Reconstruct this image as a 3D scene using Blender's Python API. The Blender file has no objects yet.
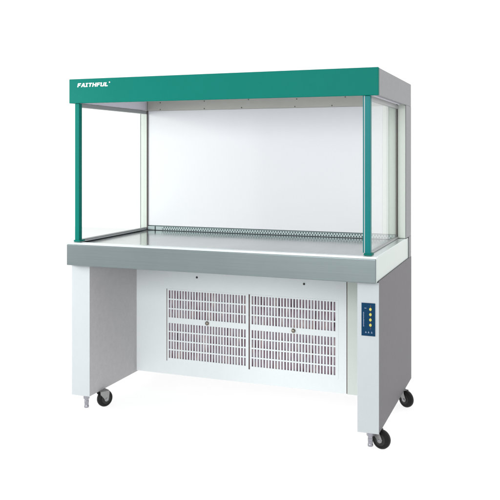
import bpy, bmesh, math, random
from mathutils import Vector, Matrix
random.seed(4)
R = math.radians
sc = bpy.context.scene
col = sc.collection

# ------------------------------------------------------------------ materials
def new_mat(name):
    m = bpy.data.materials.new(name); m.use_nodes = True
    nt = m.node_tree
    return m, nt, nt.nodes['Principled BSDF']

def mat(name, colour, rough=0.5, metal=0.0, grain=0.0, gscale=260.0, mottle=0.0, mscale=6.0,
        stretch=None, rvar=0.0, coat=0.0, spec=0.5):
    m, nt, b = new_mat(name)
    N, L = nt.nodes, nt.links
    b.inputs['Base Color'].default_value = (*colour, 1)
    b.inputs['Roughness'].default_value = rough
    b.inputs['Metallic'].default_value = metal
    b.inputs['Coat Weight'].default_value = coat
    b.inputs['Specular IOR Level'].default_value = spec
    tc = N.new('ShaderNodeTexCoord')
    vec = tc.outputs['Object']
    if stretch:
        mp = N.new('ShaderNodeMapping'); mp.inputs['Scale'].default_value = stretch
        L.new(vec, mp.inputs['Vector']); vec = mp.outputs['Vector']
    if mottle:
        n1 = N.new('ShaderNodeTexNoise'); n1.inputs['Scale'].default_value = mscale
        n1.inputs['Detail'].default_value = 5; n1.inputs['Roughness'].default_value = 0.65
        n2 = N.new('ShaderNodeTexNoise'); n2.inputs['Scale'].default_value = gscale
        n2.inputs['Detail'].default_value = 2
        L.new(tc.outputs['Object'], n1.inputs['Vector']); L.new(vec, n2.inputs['Vector'])
        ad = N.new('ShaderNodeMath'); ad.operation = 'ADD'
        L.new(n1.outputs['Fac'], ad.inputs[0]); L.new(n2.outputs['Fac'], ad.inputs[1])
        mr = N.new('ShaderNodeMapRange')
        mr.inputs['From Min'].default_value = 0.6; mr.inputs['From Max'].default_value = 1.4
        mr.inputs['To Min'].default_value = 1 - mottle; mr.inputs['To Max'].default_value = 1 + mottle
        L.new(ad.outputs[0], mr.inputs['Value'])
        mx = N.new('ShaderNodeVectorMath'); mx.operation = 'SCALE'
        mx.inputs[0].default_value = colour
        L.new(mr.outputs['Result'], mx.inputs['Scale'])
        L.new(mx.outputs['Vector'], b.inputs['Base Color'])
    if grain:
        g = N.new('ShaderNodeTexNoise'); g.inputs['Scale'].default_value = gscale
        g.inputs['Detail'].default_value = 3
        L.new(vec, g.inputs['Vector'])
        bp = N.new('ShaderNodeBump'); bp.inputs['Strength'].default_value = grain
        bp.inputs['Distance'].default_value = 0.002
        L.new(g.outputs['Fac'], bp.inputs['Height']); L.new(bp.outputs['Normal'], b.inputs['Normal'])
        if rvar:
            r = N.new('ShaderNodeMapRange')
            r.inputs['To Min'].default_value = rough - rvar; r.inputs['To Max'].default_value = rough + rvar
            L.new(g.outputs['Fac'], r.inputs['Value']); L.new(r.outputs['Result'], b.inputs['Roughness'])
    return m

M = {}
M['teal'] = mat('teal_enamel', (0.000, 0.144, 0.114), 0.5, mottle=0.05, gscale=350, grain=0.04, spec=0.08)
M['teal_post'] = mat('teal_post_enamel', (0.0, 0.150, 0.152), 0.4, mottle=0.05, gscale=300, spec=0.15)
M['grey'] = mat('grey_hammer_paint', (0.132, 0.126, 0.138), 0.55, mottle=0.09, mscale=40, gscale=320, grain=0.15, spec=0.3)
M['grey_lit'] = mat('grey_hammer_paint_lit', (0.255, 0.26, 0.267), 0.55, mottle=0.09, mscale=40, gscale=320, grain=0.15, spec=0.3)  # same hammer paint, paled to put the stronger upper light into the colour
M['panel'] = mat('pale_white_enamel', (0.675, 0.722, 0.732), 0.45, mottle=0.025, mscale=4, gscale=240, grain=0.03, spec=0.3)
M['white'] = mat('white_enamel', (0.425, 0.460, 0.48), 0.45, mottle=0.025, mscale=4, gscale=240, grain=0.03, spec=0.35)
M['jamb'] = mat('greenish_white_enamel', (0.64, 0.69, 0.64), 0.5, mottle=0.03, mscale=4, spec=0.3)
M['filter'] = mat('filter_cloth', (0.70, 0.712, 0.735), 0.9, mottle=0.012, mscale=3, gscale=120, spec=0.1)
M['strip'] = mat('olive_grey_metal', (0.44, 0.445, 0.41), 0.5, metal=0.0, mottle=0.06, stretch=(1, 1, 30), spec=0.3)
M['cavity'] = mat('lavender_grey_sheet', (0.72, 0.70, 0.77), 0.45, mottle=0.04, spec=0.3)
M['rail'] = mat('dull_grey_rail', (0.36, 0.37, 0.37), 0.4, metal=0.5, mottle=0.05)
M['steel'] = mat('brushed_stainless', (0.210, 0.250, 0.257), 0.36, metal=1.0, grain=0.03, gscale=55, stretch=(0.05, 1, 9), mottle=0.09, mscale=2.0)
M['rim'] = mat('rim_highlight_metal', (0.74, 0.79, 0.80), 0.3, metal=0.85, grain=0.02, gscale=60, stretch=(0.15, 1, 14))  # paler metal: the edge highlight is put into the colour
M['side'] = mat('tray_side_lit_metal', (0.55, 0.615, 0.585), 0.3, metal=0.85, grain=0.02, gscale=60, stretch=(1, 0.15, 14), mottle=0.03, mscale=4)  # tray stainless again, its brighter reflection put into the colour
M['surface'] = mat('stainless_worktop', (0.365, 0.39, 0.39), 0.15, metal=1.0, grain=0.06, gscale=14, stretch=(9, 0.22, 1), mottle=0.30, mscale=3, rvar=0.05)
M['pale_steel'] = mat('pale_stainless', (0.36, 0.43, 0.435), 0.45, metal=0.3, mottle=0.05)
M['inner'] = mat('grey_hammer_paint_inner_lit', (0.43, 0.42, 0.43), 0.55, mottle=0.09, mscale=40, gscale=320, grain=0.15, spec=0.3)  # same hammer paint, lightened in place of light on the inner sheets
M['filler'] = mat('filler_enamel', (0.53, 0.585, 0.55), 0.5, mottle=0.03, spec=0.2)
M['screw'] = mat('dull_screw', (0.12, 0.12, 0.11), 0.4, metal=0.5)
M['dark'] = mat('dark_gasket', (0.035, 0.034, 0.032), 0.7)
M['gasket'] = mat('brown_gasket', (0.10, 0.088, 0.085), 0.7)
M['gap'] = mat('brown_seam_and_gap_shade', (0.10, 0.055, 0.05), 0.8, mottle=0.2)  # dark seam, and the painted shadow of the grille edge gaps
M['hole'] = mat('hole_dark', (0.10, 0.15, 0.155), 0.8)
M['chrome'] = mat('chrome_steel', (0.34, 0.34, 0.38), 0.25, metal=1.0, mottle=0.08, mscale=60)
M['fork'] = mat('zinc_fork', (0.30, 0.30, 0.30), 0.42, metal=0.8, mottle=0.15, mscale=50)
M['rubber'] = mat('black_rubber', (0.006, 0.0065, 0.006), 0.5, mottle=0.3, mscale=40, spec=0.2)
M['hub'] = mat('wheel_hub', (0.02, 0.02, 0.02), 0.45, mottle=0.2, spec=0.25)
M['brass'] = mat('knob_metal', (0.22, 0.20, 0.17), 0.3, metal=0.9)
M['navy'] = mat('navy_control_film', (0.005, 0.036, 0.085), 0.5, mottle=0.1, mscale=30, spec=0.06)
M['button'] = mat('yellow_button', (0.50, 0.45, 0.10), 0.5, mottle=0.15, mscale=120, spec=0.2)
M['print'] = mat('pale_print', (0.26, 0.33, 0.46), 0.6)
M['printdark'] = mat('dark_red_print', (0.05, 0.02, 0.03), 0.6)
M['lettering'] = mat('white_lettering', (0.86, 0.88, 0.88), 0.5)
# prefilter cloth behind the slots: lavender cloth with threads of several hues
def prefilter():
    m, nt, b = new_mat('prefilter_cloth')
    N, L = nt.nodes, nt.links
    tc = N.new('ShaderNodeTexCoord'); mp = N.new('ShaderNodeMapping')
    mp.inputs['Scale'].default_value = (1, 1, 0.12)
    n = N.new('ShaderNodeTexNoise'); n.inputs['Scale'].default_value = 75; n.inputs['Detail'].default_value = 3
    L.new(tc.outputs['Object'], mp.inputs['Vector']); L.new(mp.outputs['Vector'], n.inputs['Vector'])
    cr = N.new('ShaderNodeValToRGB'); e = cr.color_ramp.elements
    e[0].position = 0.30; e[0].color = (0.06, 0.045, 0.06, 1)
    e[1].position = 0.72; e[1].color = (0.60, 0.56, 0.60, 1)
    a = e.new(0.44); a.color = (0.26, 0.16, 0.20, 1)
    a = e.new(0.53); a.color = (0.33, 0.295, 0.36, 1)
    a = e.new(0.62); a.color = (0.40, 0.28, 0.28, 1)
    L.new(n.outputs['Fac'], cr.inputs['Fac']); L.new(cr.outputs['Color'], b.inputs['Base Color'])
    b.inputs['Roughness'].default_value = 0.9
    return m
M['prefilter'] = prefilter()
def glass():
    m, nt, b = new_mat('clear_pane')
    N, L = nt.nodes, nt.links
    N.remove(b)
    t = N.new('ShaderNodeBsdfTransparent'); t.inputs['Color'].default_value = (0.965, 0.985, 0.975, 1)
    g = N.new('ShaderNodeBsdfGlossy'); g.inputs['Roughness'].default_value = 0.02
    lw = N.new('ShaderNodeLayerWeight'); lw.inputs['Blend'].default_value = 0.5
    pw = N.new('ShaderNodeMath'); pw.operation = 'POWER'; pw.inputs[1].default_value = 5.0
    f = N.new('ShaderNodeMapRange'); f.inputs['To Min'].default_value = 0.03; f.inputs['To Max'].default_value = 0.85
    L.new(lw.outputs['Facing'], pw.inputs[0]); L.new(pw.outputs[0], f.inputs['Value'])
    x = N.new('ShaderNodeMixShader')
    L.new(f.outputs['Result'], x.inputs['Fac']); L.new(t.outputs[0], x.inputs[1]); L.new(g.outputs[0], x.inputs[2])
    L.new(x.outputs[0], N['Material Output'].inputs['Surface'])
    return m
M['glass'] = glass()
def glow_floor():
    # translucent floor made up so world light from below washes out shadows
    m, nt, b = new_mat('translucent_floor')
    N, L = nt.nodes, nt.links
    b.inputs['Base Color'].default_value = (0.9, 0.9, 0.9, 1); b.inputs['Roughness'].default_value = 0.9
    b.inputs['Specular IOR Level'].default_value = 0.0
    t = N.new('ShaderNodeBsdfTranslucent'); t.inputs['Color'].default_value = (0.97, 0.97, 0.97, 1)
    x = N.new('ShaderNodeMixShader'); x.inputs['Fac'].default_value = 0.84
    n = N.new('ShaderNodeTexNoise'); n.inputs['Scale'].default_value = 30
    mr = N.new('ShaderNodeMapRange'); mr.inputs['To Min'].default_value = 0.88; mr.inputs['To Max'].default_value = 0.92
    tc = N.new('ShaderNodeTexCoord'); L.new(tc.outputs['Object'], n.inputs['Vector'])
    L.new(n.outputs['Fac'], mr.inputs['Value']); L.new(mr.outputs['Result'], b.inputs['Roughness'])
    L.new(b.outputs[0], x.inputs[1]); L.new(t.outputs[0], x.inputs[2])
    L.new(x.outputs[0], N['Material Output'].inputs['Surface'])
    return m
M['glow_floor'] = glow_floor()

# ------------------------------------------------------------------ mesh helpers
def BM(): return bmesh.new()
def box(bm, x0, x1, y0, y1, z0, z1):
    v = [bm.verts.new((x, y, z)) for x in (x0, x1) for y in (y0, y1) for z in (z0, z1)]
    for f in ((0, 1, 3, 2), (4, 6, 7, 5), (0, 4, 5, 1), (2, 3, 7, 6), (0, 2, 6, 4), (1, 5, 7, 3)):
        bm.faces.new([v[i] for i in f])
def prism(bm, pts, y0, y1, place=None):
    # outline in the XZ plane, extruded from y0 to y1
    a = [bm.verts.new((p[0], y0, p[1])) for p in pts]
    b = [bm.verts.new((p[0], y1, p[1])) for p in pts]
    n = len(pts)
    bm.faces.new(a); bm.faces.new(b[::-1])
    for i in range(n):
        bm.faces.new((a[i], b[i], b[(i + 1) % n], a[(i + 1) % n]))
def lathe(bm, prof, mtx=Matrix.Identity(4), seg=32):
    # profile of (radius, height) about Z, closed at both ends, then placed by mtx
    rings = []
    for r, h in prof:
        rings.append([bm.verts.new(mtx @ Vector((r * math.cos(2 * math.pi * k / seg), r * math.sin(2 * math.pi * k / seg), h))) for k in range(seg)])
    for a, b in zip(rings, rings[1:]):
        for k in range(seg):
            bm.faces.new((a[k], a[(k + 1) % seg], b[(k + 1) % seg], b[k]))
    bm.faces.new(rings[0][::-1]); bm.faces.new(rings[-1])
def obj(name, bm, m, parent=None, bevel=0.0, smooth=False, seg=2):
    bmesh.ops.recalc_face_normals(bm, faces=bm.faces)
    me = bpy.data.meshes.new(name); bm.to_mesh(me); bm.free()
    o = bpy.data.objects.new(name, me); col.objects.link(o)
    me.materials.append(M[m])
    if parent: o.parent = parent
    if smooth:
        for p in me.polygons: p.use_smooth = True
        e = o.modifiers.new('edge', 'EDGE_SPLIT'); e.split_angle = R(38)
    if bevel:
        b = o.modifiers.new('bevel', 'BEVEL'); b.width = bevel; b.segments = seg
        b.limit_method = 'ANGLE'; b.angle_limit = R(40)
    return o
def hole_strip(bm, x0, x1, z0, z1, y, pitch, r, rows, thick=0.0012):
    # sheet in the XZ plane with staggered rows of real round holes
    h = (z1 - z0) / rows
    for k in range(rows):
        off = (pitch / 2) * (k % 2)
        za, zb = z0 + k * h, z0 + (k + 1) * h
        n = int((x1 - x0 - pitch) / pitch)
        xs = x0 + off
        if off: box(bm, x0, xs, y, y + thick, za, zb)
        for i in range(n):
            cx, cz = xs + (i + .5) * pitch, (za + zb) / 2
            hx, hz = pitch / 2, h / 2
            outer = [(-1, -1), (0, -1), (1, -1), (1, 0), (1, 1), (0, 1), (-1, 1), (-1, 0)]
            ov = [bm.verts.new((cx + a * hx, y, cz + b * hz)) for a, b in outer]
            iv = []; bk = []
            for a, b in outer:
                l = math.hypot(a, b)
                iv.append(bm.verts.new((cx + a / l * r, y, cz + b / l * r)))
                bk.append(bm.verts.new((cx + a / l * r, y + thick, cz + b / l * r)))
            for q in range(8):
                w = (q + 1) % 8
                bm.faces.new((ov[q], ov[w], iv[w], iv[q])); bm.faces.new((iv[q], iv[w], bk[w], bk[q]))
        xe = xs + n * pitch
        if xe < x1 - 1e-5: box(bm, xe, x1, y, y + thick, za, zb)

# ------------------------------------------------------------------ dimensions (metres)
W = 1.500
ZT = 1.600            # top of the canopy
ZC = 1.4838           # lower edge of the canopy
YF = 0.700            # face of the filter wall
YB = 0.854            # back of the cabinet
ZR = 0.818            # rim of the tray
ZS = 0.811            # work surface
ZTB = 0.709           # lower edge of the tray
ZL = 0.081            # lower edge of the legs
YP = 0.460            # recessed lower panel
LX0, LX1 = 0.012, 0.111
RX0, RX1 = 1.411, 1.5008

# ------------------------------------------------------------------ setting
b = BM(); box(b, -7, 9, -1.7, 8, -0.012, 0.0)  # added translucent sheet, glows with light from below
fl = obj('floor', b, 'glow_floor'); fl['kind'] = 'structure'

# ------------------------------------------------------------------ the bench
root = bpy.data.objects.new('clean_bench', None); col.objects.link(root)
root.location = (0, 0, 0)
root['label'] = 'laminar flow clean bench with teal canopy, glass sides and slotted lower panel on casters'
root['category'] = 'clean bench'

# canopy
b = BM(); box(b, 0, W, 0, 0.022, ZC, ZT)
fascia = obj('canopy_fascia', b, 'teal', root, 0.0025)
b = BM()
box(b, 0.001, 0.012, 0.022, YB, ZC + .0005, ZT - .001)
box(b, W - 0.012, W - 0.001, 0.022, YB, ZC + .0005, ZT - .001)
box(b, 0.012, W - 0.012, 0.022, YB, ZT - 0.012, ZT - .001)
box(b, 0.012, W - 0.012, YB - .006, YB - .0005, ZC + .0005, ZT - .012)
canopy = obj('canopy_housing', b, 'grey_lit', root, 0.0015)
b = BM()
box(b, 0.030, 0.042, 0.024, YF + .0008, ZC + 0.002, ZT - 0.014)
box(b, W - 0.042, W - 0.030, 0.024, YF + .0008, ZC + 0.002, ZT - 0.014)
box(b, 0.042, W - 0.042, 0.024, YF - .004, ZT - 0.022, ZT - 0.014)
obj('canopy_lining', b, 'cavity', canopy, 0.001)
b = BM(); box(b, 0.010, W - 0.010, 0.0235, 0.036, ZC + 0.001, ZC + 0.005)
obj('fascia_lip', b, 'cavity', fascia, 0.0008)
b = BM(); box(b, 0.050, W - 0.050, YF - 0.003, YF + 0.006, 1.483, ZT - 0.024)
hs = obj('header_strip', b, 'strip', root, 0.001)
for x, z in ((0.13, 1.489), (0.40, 1.489), (0.62, 1.490), (0.92, 1.489), (1.12, 1.490), (1.405, 1.489),
             (0.13, 1.527), (0.40, 1.530), (0.66, 1.532), (0.93, 1.528), (1.19, 1.532)):
    b = BM(); lathe(b, [(0.0032, 0), (0.0032, 0.0012), (0.002, 0.0022)], Matrix.Translation((x, YF - 0.003, z)) @ Matrix.Rotation(R(90), 4, 'X'), 12)
    obj('screw', b, 'screw', hs, smooth=True)
# a slim lamp holder under the canopy
b = BM(); box(b, 0.075, W - 0.075, 0.30, 0.33, ZT - 0.050, ZT - 0.0225)
obj('lamp_batten', b, 'cavity', canopy, 0.004)

# lettering
def letters():
    s, t = 0.27, 0.22
    g = {}
    g['F'] = (0.78, [[(0, 0), (s, 0), (s, .38), (.66, .38), (.66, .38 + t), (s, .38 + t), (s, 1 - t), (.80, 1 - t), (.80, 1), (0, 1)]])
    w = 1.0
    ia = 1 - t * 1.15
    def inner(z): return s + (w / 2 - s) * (z / ia), w - s - (w / 2 - s) * (z / ia)
    l0, r0 = inner(.2); l1, r1 = inner(.2 + t * .8)
    g['A'] = (w - .1, [[(0, 0), (s, 0), (w / 2, ia), (w - s, 0), (w, 0), (w / 2 + .17, 1), (w / 2 - .17, 1)], [(l0, .2), (r0, .2), (r1, .2 + t * .8), (l1, .2 + t * .8)]])
    q = .62
    g['I'] = (q, [[(0, 0), (q, 0), (q, t * .8), (q / 2 + s / 2, t * .8), (q / 2 + s / 2, 1 - t * .8), (q, 1 - t * .8), (q, 1), (0, 1), (0, 1 - t * .8), (q / 2 - s / 2, 1 - t * .8), (q / 2 - s / 2, t * .8), (0, t * .8)]])
    q = .86
    g['T'] = (q, [[(q / 2 - s / 2, 0), (q / 2 + s / 2, 0), (q / 2 + s / 2, 1 - t), (q, 1 - t), (q, 1), (0, 1), (0, 1 - t), (q / 2 - s / 2, 1 - t)]])
    q = .95
    g['H'] = (q, [[(0, 0), (s, 0), (s, .39), (q - s, .39), (q - s, 0), (q, 0), (q, 1), (q - s, 1), (q - s, .39 + t), (s, .39 + t), (s, 1), (0, 1)]])
    g['U'] = (q, [[(0, .2), (.06, .07), (.2, 0), (q - .2, 0), (q - .06, .07), (q, .2), (q, 1), (q - s, 1), (q - s, .28), (q - s - .06, t), (s + .06, t), (s, .28), (s, 1), (0, 1)]])
    g['L'] = (.74, [[(0, 0), (.74, 0), (.74, t), (s, t), (s, 1), (0, 1)]])
    return g
G = letters()
word = 'FAITHFUL'
gap = 0.16
tw = sum(G[c][0] for c in word) + gap * (len(word) - 1)
hcap = 0.0185; x_start, x_end = 0.047, 0.214
kx = (x_end - x_start) / tw
zbase = 1.5605
b = BM(); cx = 0.0
for c in word:
    w, polys = G[c]
    for p in polys:
        prism(b, [(x_start + (cx + px) * kx + pz * hcap * 0.24, zbase + pz * hcap) for px, pz in p], -0.0012, -0.0001)
    cx += w + gap
obj('lettering', b, 'lettering', fascia)
# small registered mark: ring with an R
b = BM(); mx, mz = 0.2245, zbase + hcap * 1.0
n = 20; ri, ro = 0.0026, 0.0034
for k in range(n):
    a0, a1 = 2 * math.pi * k / n, 2 * math.pi * (k + 1) / n
    prism(b, [(mx + ri * math.cos(a0), mz + ri * math.sin(a0)), (mx + ro * math.cos(a0), mz + ro * math.sin(a0)),
              (mx + ro * math.cos(a1), mz + ro * math.sin(a1)), (mx + ri * math.cos(a1), mz + ri * math.sin(a1))], -0.0012, -0.0001)
u = 0.0017
prism(b, [(mx - u * .7, mz - u), (mx - u * .3, mz - u), (mx - u * .3, mz - u * .1), (mx + u * .1, mz - u * .1), (mx + u * .5, mz - u), (mx + u * .9, mz - u),
          (mx + u * .45, mz), (mx + u * .75, mz + u * .5), (mx + u * .45, mz + u), (mx - u * .7, mz + u)], -0.0012, -0.0001)
obj('registered_mark', b, 'lettering', fascia)

# rear casing: grey side sheets, back, and the pale front flange seen past the glass
b = BM()
box(b, W - 0.004, W - 0.0005, YF, YB - .001, ZR + 0.002, ZC)
box(b, 0.0005, 0.004, YF, YB - .001, ZR + 0.002, ZC)
box(b, 0.004, W - 0.004, YB - 0.006, YB - .001, ZR + 0.002, ZC)
rear = obj('rear_casing', b, 'grey_lit', root, 0.001)
for x0, x1 in ((0.0045, 0.0445), (1.4575, W - 0.0045)):
    b = BM(); box(b, x0, x1, YF + 0.001, YF + 0.03, ZR + 0.001, ZC - 0.0005); box(b, max(x0, .0125), min(x1, W - .0125), YF + 0.001, YF + 0.03, ZC - .0005, ZT - .025)
    obj('side_flange', b, 'jamb', rear, 0.0015)
for x0, x1 in ((0.0455, 0.0518), (1.4482, 1.4565)):
    b = BM(); box(b, x0, x1, YF - 0.0068, YF + 0.0195, ZR + 0.001, ZC - 0.0012)
    obj('gasket', b, 'gasket', rear)

# filter
b = BM(); box(b, 0.0520, 1.3815, YF, YF + 0.03, 0.838, 1.4825)
filt = obj('filter_panel', b, 'filter', root, 0.0015)
for x0, x1, m in ((1.3820, 1.4480, 'jamb'),):
    b = BM(); box(b, x0, x1, YF, YF + 0.03, 0.838, 1.4825)
    obj('filter_stile', b, m, filt)
b = BM(); hole_strip(b, 0.140, 1.445, ZS + 0.003, 0.834, YF - 0.004, 0.0145, 0.0040, 2)
box(b, 0.052, 0.095, YF - 0.004, YF, ZS + .003, 0.834); box(b, 0.102, 0.139, YF - 0.004, YF, ZS + .003, 0.834)
perf = obj('perforated_strip', b, 'pale_steel', root)
b = BM(); box(b, 0.052, 1.448, YF + 0.008, YF + 0.03, ZS + 0.001, 0.837)
obj('strip_backing', b, 'hole', perf)

# glass sides with their rails, and the front corner posts
for side, xg in ((-1, 0.038), (1, 1.4525)):
    b = BM(); box(b, xg - .0022, xg + .0022, 0.036, YF - 0.003, ZR + 0.006, ZC - 0.016)
    g = obj('glass_pane', b, 'glass', root)
    b = BM(); box(b, xg - .0085, xg + .0085, 0.036, YF - 0.007, ZR + 0.001, ZR + 0.0090)
    obj('bottom_rail', b, 'rail', g, 0.0015)
    b = BM(); box(b, xg - .0085, xg + .0085, 0.036, YF - 0.007, ZC - 0.019, ZC - 0.001)
    obj('top_rail', b, 'rail', g, 0.0015)
    x0 = xg - 0.0115
    b = BM(); box(b, x0, x0 + 0.024, 0.009, 0.035, ZR + 0.0005, ZC - 0.0005)
    p = obj('corner_post', b, 'teal_post' if side > 0 else 'teal', root, 0.002)
    b = BM(); box(b, x0 - 0.004, x0 + 0.030, 0.005, 0.052, ZR + 0.0005, ZR + 0.008)
    obj('post_foot', b, 'teal', p, 0.0015)
    if side > 0:
        b = BM(); box(b, x0 - 0.0080, x0 - 0.0040, 0.0095, 0.030, ZR + 0.010, ZC - 0.0005)
        obj('edge_trim', b, 'teal_post', p, 0.0005)
        b = BM(); box(b, x0 - 0.0038, x0 - 0.0003, 0.013, 0.030, ZR + 0.010, ZC - 0.0005)
        obj('seal_strip', b, 'filter', p)

# tray
TX0, TX1, TY0, TY1 = 0.007, 1.4960, -0.031, 0.786
b = BM()
box(b, TX0, TX1, TY0, TY0 + 0.010, ZTB, ZR - .0092)
box(b, TX0, TX0 + .010, .0042, TY1, ZTB, ZR - .0025); box(b, TX0, TX0 + .010, TY0 + .010, .0042, ZTB, ZR - .0092)
box(b, TX0 + .010, TX1 - .010, TY0 + 0.010, YF - .008, ZTB + 0.004, ZTB + 0.012)
tray = obj('work_tray', b, 'steel', root, 0.003, seg=3)
b = BM(); box(b, TX1 - .010, TX1, TY0 + 0.0102, .0038, ZTB, ZR - .0092); box(b, TX1 - .010, TX1, .0038, TY1, ZTB, ZR - .0025)
obj('tray_side', b, 'side', tray, 0.003)
b = BM()
box(b, TX0 - .001, TX1 + .001, TY0 - .0015, 0.004, ZR - .009, ZR)
box(b, TX0 - .001, 0.050, 0.004, YF - 0.007, ZR - .0025, ZR)
box(b, 1.440, TX1 + .001, 0.004, YF - 0.007, ZR - .0025, ZR)
box(b, W - .030, TX1 + .001, YF - 0.007, YF - .001, ZR - .0025, ZR)
obj('tray_rim', b, 'rim', tray, 0.0022, seg=3)
b = BM(); box(b, 0.050, 1.440, 0.004, YF - 0.0045, ZS - 0.004, ZS)
obj('work_surface', b, 'surface', tray, 0.001)

# lower body: two hollow legs, recessed panel, back
def leg(x0, x1):
    b = BM()
    xo, xi = (x0, x1 - .004) if x0 < .5 else (x1 - .004, x0)
    box(b, xo, xo + .004, 0.0085, YB, ZL, ZTB - .001 + (.004 if x0 > .5 else 0))
    box(b, x0 + .004, x1 - .004, YB - .005, YB - .001, ZL + .001, ZTB - .001)
    box(b, x0 + .004, x1 - .004, 0.012, YB - .0052, ZL + 0.001, ZL + .004)
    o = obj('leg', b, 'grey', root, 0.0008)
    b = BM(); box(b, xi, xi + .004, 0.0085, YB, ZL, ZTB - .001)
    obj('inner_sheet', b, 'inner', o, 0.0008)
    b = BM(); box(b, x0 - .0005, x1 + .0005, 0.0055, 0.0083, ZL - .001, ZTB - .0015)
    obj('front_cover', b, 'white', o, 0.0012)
    return o
legs = [leg(LX0, LX1), leg(RX0, RX1)]
# grey side sheet between tray level and the upper casing
b = BM(); box(b, W - .004, W - .0005, TY1 + .001, YB - .001, ZTB, ZR + .0015); box(b, .0005, .004, TY1 + .001, YB - .001, ZTB, ZR + .0015)
box(b, .004, W - .004, YB - .006, YB - .001, ZTB, ZR + .0015)
obj('casing_band', b, 'grey_lit', root)

# recessed panel, built round the two grille openings
PX1 = 1.254
GX = ((0.2900, 0.7510), (0.7540, 1.2150)); GZ0, GZ1 = 0.1560, 0.5340
b = BM()
P0, P1, PB, PT = LX1 + .0005, PX1, 0.0875, ZTB - .002
y0, y1 = YP, YP + .0025
box(b, P0, GX[0][0], y0, y1, PB, PT)
box(b, GX[1][1], P1, y0, y1, PB, PT)
box(b, GX[0][0], GX[1][1], y0, y1, GZ1, PT)
box(b, GX[0][0], GX[1][1], y0, y1, PB, GZ0)
panel = obj('recessed_panel', b, 'panel', root)
b = BM(); box(b, PX1 + .004, RX0 - .0005, YP, YP + .0025, PB - .001, PT)
obj('side_filler', b, 'filler', panel)
b = BM(); box(b, PX1 - .002, PX1 + .006, YP + .004, YP + .006, PB, PT)
obj('seam', b, 'gap', panel)
b = BM()
box(b, P0, RX0 - .001, YP + .0065, YP + .010, PB + .002, PT)
obj('panel_backing', b, 'prefilter', panel)
for x, z in ((0.465, 0.602), (1.042, 0.603)):
    b = BM(); lathe(b, [(0.0055, 0), (0.0055, 0.002), (0.003, 0.0042)], Matrix.Translation((x, YP, z)) @ Matrix.Rotation(R(90), 4, 'X'), 16)
    obj('screw', b, 'dark', panel, smooth=True)

NC = 28
def grille(x0, x1):
    gp = 0.0042                              # gap on the left edge of each lift-out grille
    a, c = x0 + gp, x1 - .0002
    sx0, sx1 = a + 0.0095, c - 0.0085
    pitch = (sx1 - sx0) / NC
    sw = pitch * 0.56                        # slot width
    ya, yb = YP - .0006, YP + .0018
    z_edges = []
    zt = GZ1 - 0.008; hh = 0.0425; wb = 0.0070
    for k in range(3):
        z_edges.append((zt - hh, zt)); zt -= hh + wb
    zt -= 0.0225
    hh2 = 0.0405
    for k in range(4):
        z_edges.append((zt - hh2, zt)); zt -= hh2 + wb
    b = BM()
    zlo = z_edges[-1][0]
    box(b, a, sx0, ya, yb, GZ0 + .0002, GZ1 - .0002)                       # left stile
    box(b, sx0 + NC * pitch - (pitch - sw), c, ya, yb, GZ0 + .0002, GZ1 - .0002)
    for k in range(NC - 1):                                             # slim mullions
        box(b, sx0 + k * pitch + sw, sx0 + (k + 1) * pitch, ya, yb, GZ0 + .0002, GZ1 - .0002)
    zs = [GZ1 - .0002] + [q for e in z_edges for q in (e[1], e[0])] + [GZ0 + .0002]
    for i in range(0, len(zs), 2):                                      # rails between rows, cut at each slot
        for k in range(NC):
            box(b, sx0 + k * pitch, sx0 + k * pitch + sw, ya, yb, zs[i + 1], zs[i])
    g = obj('vent_grille', b, 'panel', root)
    b = BM(); box(b, x0 + .0002, x0 + gp - .0002, ya + .0002, yb + .0004, GZ0 + .0005, GZ1 - .0005)  # brown strip painting the shadow of the gap beside the grille
    obj('edge_gap_shadow', b, 'gap', g)
    zk = (z_edges[2][0] + z_edges[3][1]) / 2
    xk = (x0 + x1) / 2 + 0.003
    b = BM(); lathe(b, [(0.0105, 0), (0.0105, 0.003), (0.0085, 0.0045), (0.0075, 0.010), (0.004, 0.012)],
                    Matrix.Translation((xk, ya, zk)) @ Matrix.Rotation(R(90), 4, 'X'), 24)
    obj('turn_knob', b, 'brass', g, smooth=True)
for x0, x1 in GX: grille(x0, x1)

# control panel on the right leg
yc = 0.0055
CX0, CX1, CZ0, CZ1 = 1.4285, 1.4860, 0.4845, 0.6210
b = BM(); box(b, CX0, CX1, yc - .0022, yc - .0001, CZ0, CZ1)
ctl = obj('control_panel', b, 'navy', root, 0.0006)
yf = yc - .0022
cw, ch = CX1 - CX0, CZ1 - CZ0
for q in (0.185, 0.345, 0.505, 0.665):
    b = BM()
    lathe(b, [(0.0056, 0), (0.0056, 0.0016), (0.0046, 0.0026)], Matrix.Translation((CX0 + cw * .66, yf + .0001, CZ1 - ch * q)) @ Matrix.Rotation(R(90), 4, 'X') @ Matrix.Diagonal((0.95, 1.12, 1, 1)), 20)
    obj('button', b, 'button', ctl, smooth=True)
b = BM()                                                           # rows of small print beside the buttons
random.seed(9)
zz = CZ1 - ch * .28
while zz > CZ1 - ch * .72:
    hgt = random.uniform(.0016, .0026)
    box(b, CX0 + cw * .13, CX0 + cw * .13 + random.uniform(.0024, .0038), yf - .0004, yf, zz - hgt, zz)
    zz -= hgt + .0014
box(b, CX0 + cw * .22, CX0 + cw * .36, yf - .0004, yf, CZ1 - ch * .165, CZ1 - ch * .15)
for q in (.27, .47, .70):                                           # three little pictograms at the foot
    x = CX0 + cw * q; z = CZ1 - ch * .91
    prism(b, [(x, z), (x + .0060, z), (x + .0060, z + .0018), (x, z + .0018)], yf - .0004, yf)
    prism(b, [(x + .0014, z + .0026), (x + .0046, z + .0026), (x + .0030, z + .0080)], yf - .0004, yf)
obj('markings', b, 'print', ctl)
b = BM()
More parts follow.
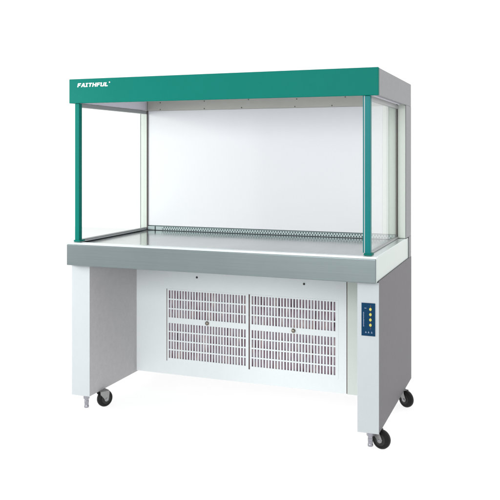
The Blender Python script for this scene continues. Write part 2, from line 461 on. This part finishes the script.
for q0, q1 in ((.06, .125), (.245, .285), (.405, .445), (.565, .605), (.73, .80)):
    box(b, CX0 + cw * .64, CX0 + cw * .69, yf - .0004, yf, CZ1 - ch * q1, CZ1 - ch * q0)
obj('divider_marks', b, 'printdark', ctl)

# casters and levelling feet
def caster(px, py, cxw, cyw, ang, reach=0.018):
    # pivot (px,py); wheel centre (cxw,cyw); ang turns the axle about Z
    rw, tw = 0.0402, 0.027
    t = bpy.data.objects.new('caster', None); col.objects.link(t); t.parent = root
    t.location = (cxw, cyw, 0); t.rotation_euler = (0, 0, ang)
    # local frame: axle along local X
    ax = Matrix.Translation((0, 0, rw)) @ Matrix.Rotation(R(90), 4, 'Y')
    b = BM()
    lathe(b, [(0.026, -tw / 2), (rw - .006, -tw / 2), (rw - .0015, -tw / 2 + .004), (rw, -tw / 2 + .009), (rw, tw / 2 - .009),
              (rw - .0015, tw / 2 - .004), (rw - .006, tw / 2), (0.026, tw / 2)], ax, 40)
    obj('wheel', b, 'rubber', t, smooth=True)
    b = BM()
    lathe(b, [(0.010, -tw / 2 - .002), (0.024, -tw / 2 - .0012), (0.0255, -tw / 2 + .002), (0.0255, tw / 2 - .002), (0.024, tw / 2 + .0012), (0.010, tw / 2 + .002)], ax, 32)
    obj('wheel_hub', b, 'hub', t, smooth=True)
    # pivot in the local frame
    dx, dy = px - cxw, py - cyw
    ly = -dx * math.sin(ang) + dy * math.cos(ang)
    sgn = 1 if ly >= 0 else -1
    off = 0.020
    b = BM()
    for s in (-1, 1):
        xa = s * (tw / 2 + .0035); xb = s * (tw / 2 + .0062)
        out = []
        cy_, cz_ = 0, rw
        pts = [(-0.0125, rw + .002), (-0.0095, rw - .0085), (0, rw - .0125), (0.0095, rw - .0085), (0.0135, rw + .003),
               (off + .014, rw + .026), (off + .014, ZL - .0004), (off - reach, ZL - .0004), (off - reach - .002, rw + .028)]
        pts = [(sgn * p[0], p[1]) for p in pts]
        a = [b.verts.new((xa, p[0], p[1])) for p in pts]; c = [b.verts.new((xb, p[0], p[1])) for p in pts]
        b.faces.new(a); b.faces.new(c[::-1])
        for i in range(len(pts)):
            j = (i + 1) % len(pts); b.faces.new((a[i], c[i], c[j], a[j]))
    box(b, -tw / 2 - .0034, tw / 2 + .0034, min(sgn * (off + .014), sgn * (off - reach)), max(sgn * (off + .014), sgn * (off - reach)), ZL - .0006, ZL + .0008)
    obj('fork', b, 'fork', t, 0.0006)
    for s in (-1, 1):
        b = BM()
        lathe(b, [(0.0055, 0), (0.0055, .003), (0.004, .0045)], Matrix.Translation((s * (tw / 2 + .0062), 0, rw)) @ Matrix.Rotation(s * R(90), 4, 'Y'), 6)
        obj('axle_bolt', b, 'chrome', t)
    return t
YAW = -0.363
def facing(a):
    # angle of local +X so that the near wheel face turns a degrees to the right of the camera
    d = Vector((-math.sin(YAW), -math.cos(YAW))); ang = math.atan2(d.y, d.x) + R(a)
    return ang
caster(1.475, 0.075, 1.5000, 0.066, facing(-38))
caster(1.475, 0.620, 1.5100, 0.638, facing(-52))
caster(0.085, 0.110, 0.1220, 0.124, facing(42), 0.034)
caster(0.055, 0.800, 0.0550, 0.824, facing(30))

def foot(x, y):
    b = BM(); lathe(b, [(0.0165, 0.062), (0.0165, 0.0795)], Matrix.Translation((x, y, 0)), 6)
    o = obj('levelling_foot', b, 'chrome', root, 0.001)
    b = BM(); lathe(b, [(0.0105, 0.018), (0.0115, 0.0195), (0.0115, 0.026), (0.0100, 0.028), (0.0100, 0.040), (0.0108, 0.041), (0.0108, 0.0515), (0.0100, 0.0525), (0.0100, 0.0618)], Matrix.Translation((x, y, 0)), 24)
    obj('foot_stem', b, 'chrome', o, smooth=True)
foot(0.0775, 0.032); foot(1.4600, 0.032)

# ------------------------------------------------------------------ light
w = bpy.data.worlds.new('World'); sc.world = w; w.use_nodes = True
nt = w.node_tree; N, L = nt.nodes, nt.links
bg = N['Background']
tc = N.new('ShaderNodeTexCoord'); sx = N.new('ShaderNodeSeparateXYZ'); L.new(tc.outputs['Generated'], sx.inputs[0])
# white world shaped for effect: dimmed in front, kept bright below the floor
front = N.new('ShaderNodeMapRange'); front.interpolation_type = 'SMOOTHSTEP'
front.inputs['From Min'].default_value = -0.55; front.inputs['From Max'].default_value = 0.05
front.inputs['To Min'].default_value = 0.95; front.inputs['To Max'].default_value = 1.25
L.new(sx.outputs['Y'], front.inputs['Value'])
down = N.new('ShaderNodeMapRange'); down.interpolation_type = 'SMOOTHSTEP'
down.inputs['From Min'].default_value = -0.30; down.inputs['From Max'].default_value = -0.60
down.inputs['To Min'].default_value = 0.0; down.inputs['To Max'].default_value = 1.25
L.new(sx.outputs['Z'], down.inputs['Value'])
mx = N.new('ShaderNodeMath'); mx.operation = 'MAXIMUM'
L.new(front.outputs['Result'], mx.inputs[0]); L.new(down.outputs['Result'], mx.inputs[1])
L.new(mx.outputs[0], bg.inputs['Strength'])
bg.inputs['Color'].default_value = (1, 1, 1, 1)

def area(name, loc, target, size, power, colour=(1, 1, 1)):
    l = bpy.data.lights.new(name, 'AREA'); l.shape = 'RECTANGLE'; l.size, l.size_y = size
    l.energy = power; l.color = colour
    o = bpy.data.objects.new(name, l); col.objects.link(o)
    o.location = loc
    o.rotation_euler = (Vector(target) - Vector(loc)).to_track_quat('-Z', 'Y').to_euler()
    return o
area('front_softbox', (0.7, -3.4, 1.75), (0.6, 0.4, 0.6), (1.6, 1.0), 60, (1, 1, 1))
area('left_softbox', (-1.8, -1.2, 1.5), (0.0, 0.0, 0.7), (0.9, 0.9), 52, (1.0, 0.99, 0.97))

# ------------------------------------------------------------------ camera
cam = bpy.data.cameras.new('camera'); co = bpy.data.objects.new('camera', cam); col.objects.link(co)
co.location = (2.130, -3.151, 1.241)
co.rotation_euler = (R(90), 0, 0.363)
cam.sensor_width = 36; cam.lens = 36 * 767.7 / 500
cam.shift_y = -(250 - 153.8) / 500
cam.clip_start = 0.05; cam.clip_end = 200
sc.camera = co
sc.render.engine = 'CYCLES'
sc.render.resolution_x = 1024; sc.render.resolution_y = 1024
sc.view_settings.view_transform = 'Standard'; sc.view_settings.look = 'None'
sc.view_settings.exposure = 0; sc.view_settings.gamma = 1
